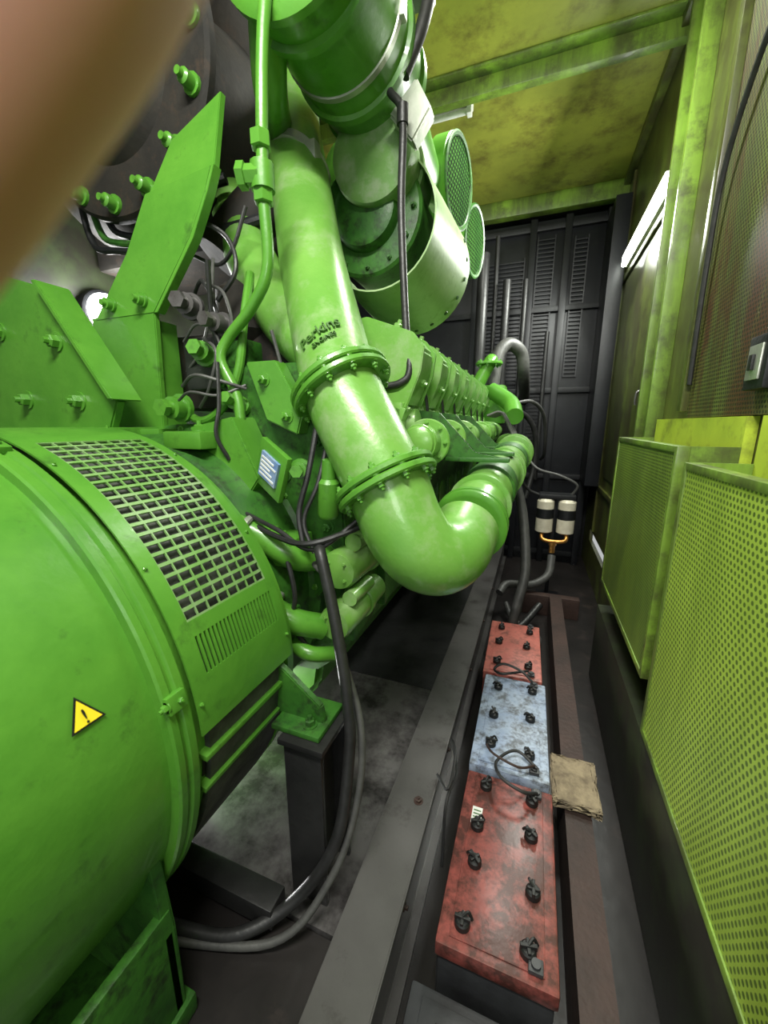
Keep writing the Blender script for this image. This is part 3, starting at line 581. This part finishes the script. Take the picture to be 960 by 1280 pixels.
# ---------------------------------------------------------------- batteries
def battery(y0,y1,x0,x1,zt,mlid,mcase,rows,label,rot):
    c=((x0+x1)/2,(y0+y1)/2,zt-.24); e=thing('battery',c,label,'battery','truck batteries in a row on the floor')
    g=G(); g.box(x0+.006,x1-.006,y0+.006,y1-.006,zt-.24,zt-.045,.008)
    for i in range(14):
        y=y0+.03+i*(y1-y0-.07)/13; g.box(x0,x0+.01,y,y+.012,zt-.22,zt-.06,.002)
    g.out('battery_case',mcase,e)
    g=G(); g.box(x0,x1,y0,y1,zt-.045,zt,.008); g.box(x0+.03,x1-.03,y0+.02,y1-.02,zt-.001,zt+.004,.002); g.out('battery_lid',mlid,e)
    first=None
    for r in range(rows):
        for sx in (.22,.76):
            px=x0+(x1-x0)*(sx+random.uniform(-.03,.03)); py=y0+(y1-y0)*((r+.5)/rows+random.uniform(-.03,.03))
            if first is None:
                g=G(); g.lathe((px,py,zt+.003),(0,0,1),[(0,.017),(.003,.019),(.016,.018),(.02,.014)],14); g.box(px-.019,px+.019,py-.004,py+.004,zt+.019,zt+.032,.002); g.box(px-.004,px+.004,py-.015,py+.015,zt+.019,zt+.029,.002); g.tube([(px,py,zt+.03),(px+.012,py+.01,zt+.035),(px+.022,py+.008,zt+.02)],.004,6)
                first=g.out('vent_cap',BLK,e); fp=(px,py)
            else:
                o=clone(first,(px-fp[0],py-fp[1],0)); o.rotation_euler[2]=random.uniform(0,3)
    for py in (y0+.03,y1-.03):
        g=G(); g.lathe((x1-.05,py,zt+.002),(0,0,1),[(0,.012),(.02,.010)],14); g.box(x1-.066,x1-.034,py-.014,py+.014,zt+.004,zt+.016,.003); g.out('terminal_post',CASE,e)
    e.rotation_euler[2]=rot; return e
b1=battery(.67,1.17,-.13,.14,.275,REDD,CASE,4,'dirty dark red truck battery with black vent caps beside the rail',0)
g=G(); g.box(-.095,-.065,.98,1.035,.2751,.2798); g.out('sticker',WHT,b1,label='small white printed sticker')
for i in range(4): G().box(-.091,-.069,.988+i*.011,.992+i*.011,.2797,.2801).out('sticker_print',GREEN_D,b1)
battery(1.19,1.73,-.135,.13,.285,BLU,CASE,3,'dusty pale blue truck battery with black vent caps between red ones',.01)
battery(1.755,2.29,-.16,.11,.28,RED,RED,3,'faded light red truck battery with black vent caps',.02)
battery(.10,.63,-.17,.11,.2,CASE,CASE,3,'grimy dark grey truck battery at the row end',0)
def cable(name,P,r,m,label):
    o=G().tube(P,r,10).out(name,m); tag(o,label,'cable'); return o
cable('battery_cable',[(.09,1.13,.3),(.05,1.09,.33),(-.02,1.11,.34),(-.04,1.18,.33),(.02,1.25,.33),(.09,1.22,.31)],.005,RUB,'black looped jumper cable joining the red and blue batteries')
cable('battery_cable',[(.08,1.21,.325),(.03,1.16,.35),(-.05,1.17,.365),(-.08,1.23,.34)],.004,BRN,'thin brown looped cable over the battery terminals')
cable('battery_cable',[(.07,1.70,.31),(.02,1.72,.34),(-.06,1.75,.34),(-.1,1.74,.31),(-.06,1.70,.32),(.05,1.78,.31)],.006,RUB,'black looped jumper cable on the blue battery')
cable('battery_cable',[(-.215,1.05,.337),(-.17,1.0,.35),(-.17,1.12,.37),(-.2,1.2,.345),(-.16,1.1,.32),(-.17,.98,.32),(-.165,.92,.15)],.0045,RUB,'thin black tangled wire hanging over the steel rail')
g=G(); g.box(.15,.29,1.20,1.40,.202,.228,.008)
bmesh.ops.subdivide_edges(g.bm,edges=g.bm.edges[:],cuts=4,use_grid_fill=True)
for v in g.bm.verts:
    if v.co.z>.205: v.co+=V((random.uniform(-.009,.009),random.uniform(-.009,.009),random.uniform(-.005,.004)))
o=g.out('foam_block',FOAM,ang=60); tag(o,'dirty crumbling beige foam block lying on the rusty channel','foam')
# ---------------------------------------------------------------- hoses
def hose(P,r,m,label): 
    o=G().tube(P,r,14,8).out('hose',m); tag(o,label,'hose'); return o
hose([(-.50,.84,1.14),(-.47,.80,1.13),(-.42,.77,.98),(-.376,.74,.79),(-.366,.72,.66),(-.375,.66,.47),(-.46,.60,.32),(-.577,.51,.275),(-.75,.47,.272)],.0145,RUB,'thick black corrugated hose drooping from the engine to the deck')
hose([(-.52,.85,1.09),(-.45,.80,1.06),(-.42,.79,.9),(-.352,.76,.72),(-.342,.71,.54),(-.38,.63,.38),(-.48,.53,.28),(-.76,.44,.262)],.009,RUBG,'thinner grey cable drooping beside the black hose')
hose([(-.1,2.8,1.05),(-.04,2.7,.85),(-.0,2.52,.55),(-.03,2.42,.35),(-.07,2.36,.1)],.03,RUBG,'grey rubber hose running down behind the batteries')
hose([(.19,3.28,.42),(.17,3.2,.28),(.05,3.1,.22),(-.12,3.0,.24),(-.17,2.9,.2)],.03,RUBG,'grey hose curving from the fuel filters along the floor')
hose([(.12,2.9,.15),(.0,2.7,.06),(-.1,2.62,.06),(-.14,2.5,.1),(-.14,2.4,.2)],.025,RUB,'black hose looped on the floor')
hose([(.08,2.45,.03),(.12,2.6,.03),(.06,2.75,.035),(-.05,2.8,.04),(-.12,2.95,.1)],.02,RUBG,'grey hose lying on the floor beyond the batteries')
# ---------------------------------------------------------------- fuel filter unit
ff=thing('fuel_filter_unit',(.17,3.4,.0),'twin cream canister fuel filter on a stand with brass fittings','fuel filter')
g=G(); g.box(.06,.33,3.36,3.5,.86,.9,.008); g.box(.17,.2,3.47,3.5,0,.87,.003); g.box(.1,.28,3.4,3.52,0,.02,.003); g.out('filter_head',DARK,ff)
for x in (.115,.275):
    g=G(); g.lathe((x,3.4,.58),(0,0,1),[(0,.05),(.01,.066),(.12,.066)],28); g.mi=1; g.lathe((x,3.4,.70),(0,0,1),[(0,.066),(.08,.066)],28); g.mi=0; g.lathe((x,3.4,.78),(0,0,1),[(0,.066),(.06,.066),(.081,.05)],28)
    g.out('filter_canister',[CREAM,DARK],ff)
g=G(); g.tube([(.1,3.38,.585),(.12,3.33,.53),(.27,3.33,.53),(.29,3.38,.585)],.016,12); g.lathe((.19,3.33,.43),(0,0,1),[(0,.022),(.06,.022),(.062,.03),(.1,.03)],8); g.out('brass_fitting',BRASS,ff)
G().tube([(.07,3.42,.88),(-.02,3.4,.92),(-.08,3.35,1.0),(-.12,3.3,1.15)],.012,10).out('fuel_hose',RUB,ff)
G().tube([(.3,3.42,.89),(.33,3.4,.98),(.2,3.4,1.05),(.02,3.45,1.1),(-.1,3.5,1.25)],.010,10).out('fuel_hose',RUBG,ff)
# ---------------------------------------------------------------- wall bits
e=thing('wall_switch',(XR-.02,1.38,1.55),'black and grey switch box fixed to the perforated wall','switch')
G().box(XR-.05,XR-.021,1.33,1.44,1.54,1.68,.006).out('switch_box',DARK,e); G().box(XR-.056,XR-.05,1.35,1.42,1.565,1.655,.003).out('switch_plate',SILV,e); G().box(XR-.064,XR-.056,1.375,1.395,1.59,1.63,.002).out('switch_toggle',BLK,e)
cable('conduit_cable',[(XR-.035,1.1,3.0),(XR-.04,1.5,2.72),(XR-.045,1.75,2.52),(XR-.045,1.9,2.3),(XR-.04,1.935,2.0),(XR-.035,1.935,1.6)],.009,RUB,'black cable sagging along the upper side wall')
e=thing('door_latch',(XR-.02,3.0,1.5),'small steel latch plate on the green side panel','door latch')
G().box(XR-.03,XR-.013,2.78,2.82,1.5,1.7,.004).out('latch_plate',STEEL,e); G().tube([(XR-.03,2.8,1.64),(XR-.045,2.8,1.63),(XR-.048,2.8,1.58),(XR-.045,2.8,1.56)],.006,10).out('latch_handle',STEEL,e)
# ---------------------------------------------------------------- photographer's hand
Rv=V((.9342,.3567,0)); Uv=V((-.0781,.2046,.9757)); Fv=V((-.3480,.9115,-.2190)); CP=V((0,0,1.45))
def H(x,y,z): return CP+Rv*x+Uv*y+Fv*z
vs=[];es=[];rs=[]
def av(p,r,par):
    vs.append(H(*p)); rs.append(r); i=len(vs)-1
    if par is not None: es.append((par,i))
    return i
w=av((-.150,-.115,.055),.027,None); p1=av((-.134,-.065,.053),.030,w); pc=av((-.118,-.03,.05),.028,p1)
def fing(base,pts,rr):
    k=base
    for p,r in zip(pts,rr): k=av(p,r,k)
fing(pc,[(-.090,.0,.047),(-.068,.024,.046),(-.050,.042,.044),(-.034,.060,.042),(-.018,.078,.040)],[.013,.0122,.0120,.0118,.009])
fing(pc,[(-.113,.004,.046),(-.107,.034,.044),(-.098,.062,.046),(-.09,.084,.052),(-.084,.096,.06)],[.012,.0105,.010,.009,.0075])
fing(pc,[(-.134,-.002,.046),(-.134,.026,.044),(-.13,.054,.048),(-.124,.07,.056),(-.118,.076,.066)],[.012,.010,.0095,.009,.0075])
fing(pc,[(-.152,-.012,.046),(-.157,.012,.046),(-.158,.032,.05),(-.154,.046,.058),(-.15,.048,.066)],[.011,.009,.0085,.008,.007])
fing(p1,[(-.112,-.062,.04),(-.100,-.046,.03),(-.092,-.03,.022),(-.086,-.014,.018)],[.016,.013,.011,.009])
me=bpy.data.meshes.new('hand'); base=vs[0].copy(); me.from_pydata([v-base for v in vs],es,[]); ho=bpy.data.objects.new('hand',me); COL.objects.link(ho); ho.location=base; WL[ho.name]=base
me.materials.append(SKIN)
sk=ho.modifiers.new('Skin','SKIN'); sk.use_smooth_shade=True
for i,d in enumerate(me.skin_vertices[0].data): d.radius=(rs[i],rs[i]); d.use_root=(i==0)
ss=ho.modifiers.new('Sub','SUBSURF'); ss.levels=2; ss.render_levels=2
tag(ho,'bare hand of the person taking the picture, finger raised','hand')
# ---------------------------------------------------------------- light
def area(loc,rot,sx,sy,e,c=(1,1,1)):
    L=bpy.data.lights.new('area_light','AREA'); L.shape='RECTANGLE'; L.size=sx; L.size_y=sy; L.energy=e; L.color=c
    o=bpy.data.objects.new('area_light',L); COL.objects.link(o); o.location=loc; o.rotation_euler=rot; return o
def look(loc,to): return (V(to)-V(loc)).to_track_quat('-Z','Y').to_euler()
area((XR-.14,3.30,2.7),look((0,0,0),(-1,-.25,-.5)),1.0,.08,62,(.97,1,.92))
area((-.2,-.3,3.2),look((-.2,-.3,3.2),(-.5,1.3,1.0)),1.1,.15,92,(1,1,.92))  # added overhead light above the camera, no fixture built
area((.35,-.9,1.9),look((.35,-.9,1.9),(-.4,2,1.2)),.5,.5,9)  # added front fill light, no lamp stands here
area((-.15,2.2,3.3),look((-.15,2.2,3.3),(-.3,2.0,1.0)),.6,.12,38,(1,1,.92))  # added light over the engine to brighten it, no fixture
p=bpy.data.lights.new('bulkhead_light','POINT'); p.energy=30; p.shadow_soft_size=.1; po=bpy.data.objects.new('bulkhead_light',p); po.location=(XL+.25,1.72,2.07); COL.objects.link(po)
p=bpy.data.lights.new('under_light','POINT'); p.energy=26; p.shadow_soft_size=.06; po=bpy.data.objects.new('under_light',p); po.location=(-1.15,.9,.34); COL.objects.link(po)  # added point light to brighten the deck, no lamp there
W=bpy.data.worlds.new('World'); S.world=W; W.use_nodes=True; W.node_tree.nodes['Background'].inputs[0].default_value=(.97,1,1,1); W.node_tree.nodes['Background'].inputs[1].default_value=.5
# ---------------------------------------------------------------- camera
cd=bpy.data.cameras.new('Camera'); co=bpy.data.objects.new('Camera',cd); COL.objects.link(co)
M=Matrix((( Rv.x,Uv.x,-Fv.x,0),(Rv.y,Uv.y,-Fv.y,0),(Rv.z,Uv.z,-Fv.z,1.45),(0,0,0,1))); co.matrix_world=M
cd.sensor_fit='AUTO'; cd.sensor_width=36; cd.lens=490/1280*36; cd.clip_start=.01
cd.dof.use_dof=True; cd.dof.focus_distance=1.3; cd.dof.aperture_fstop=5
S.camera=co
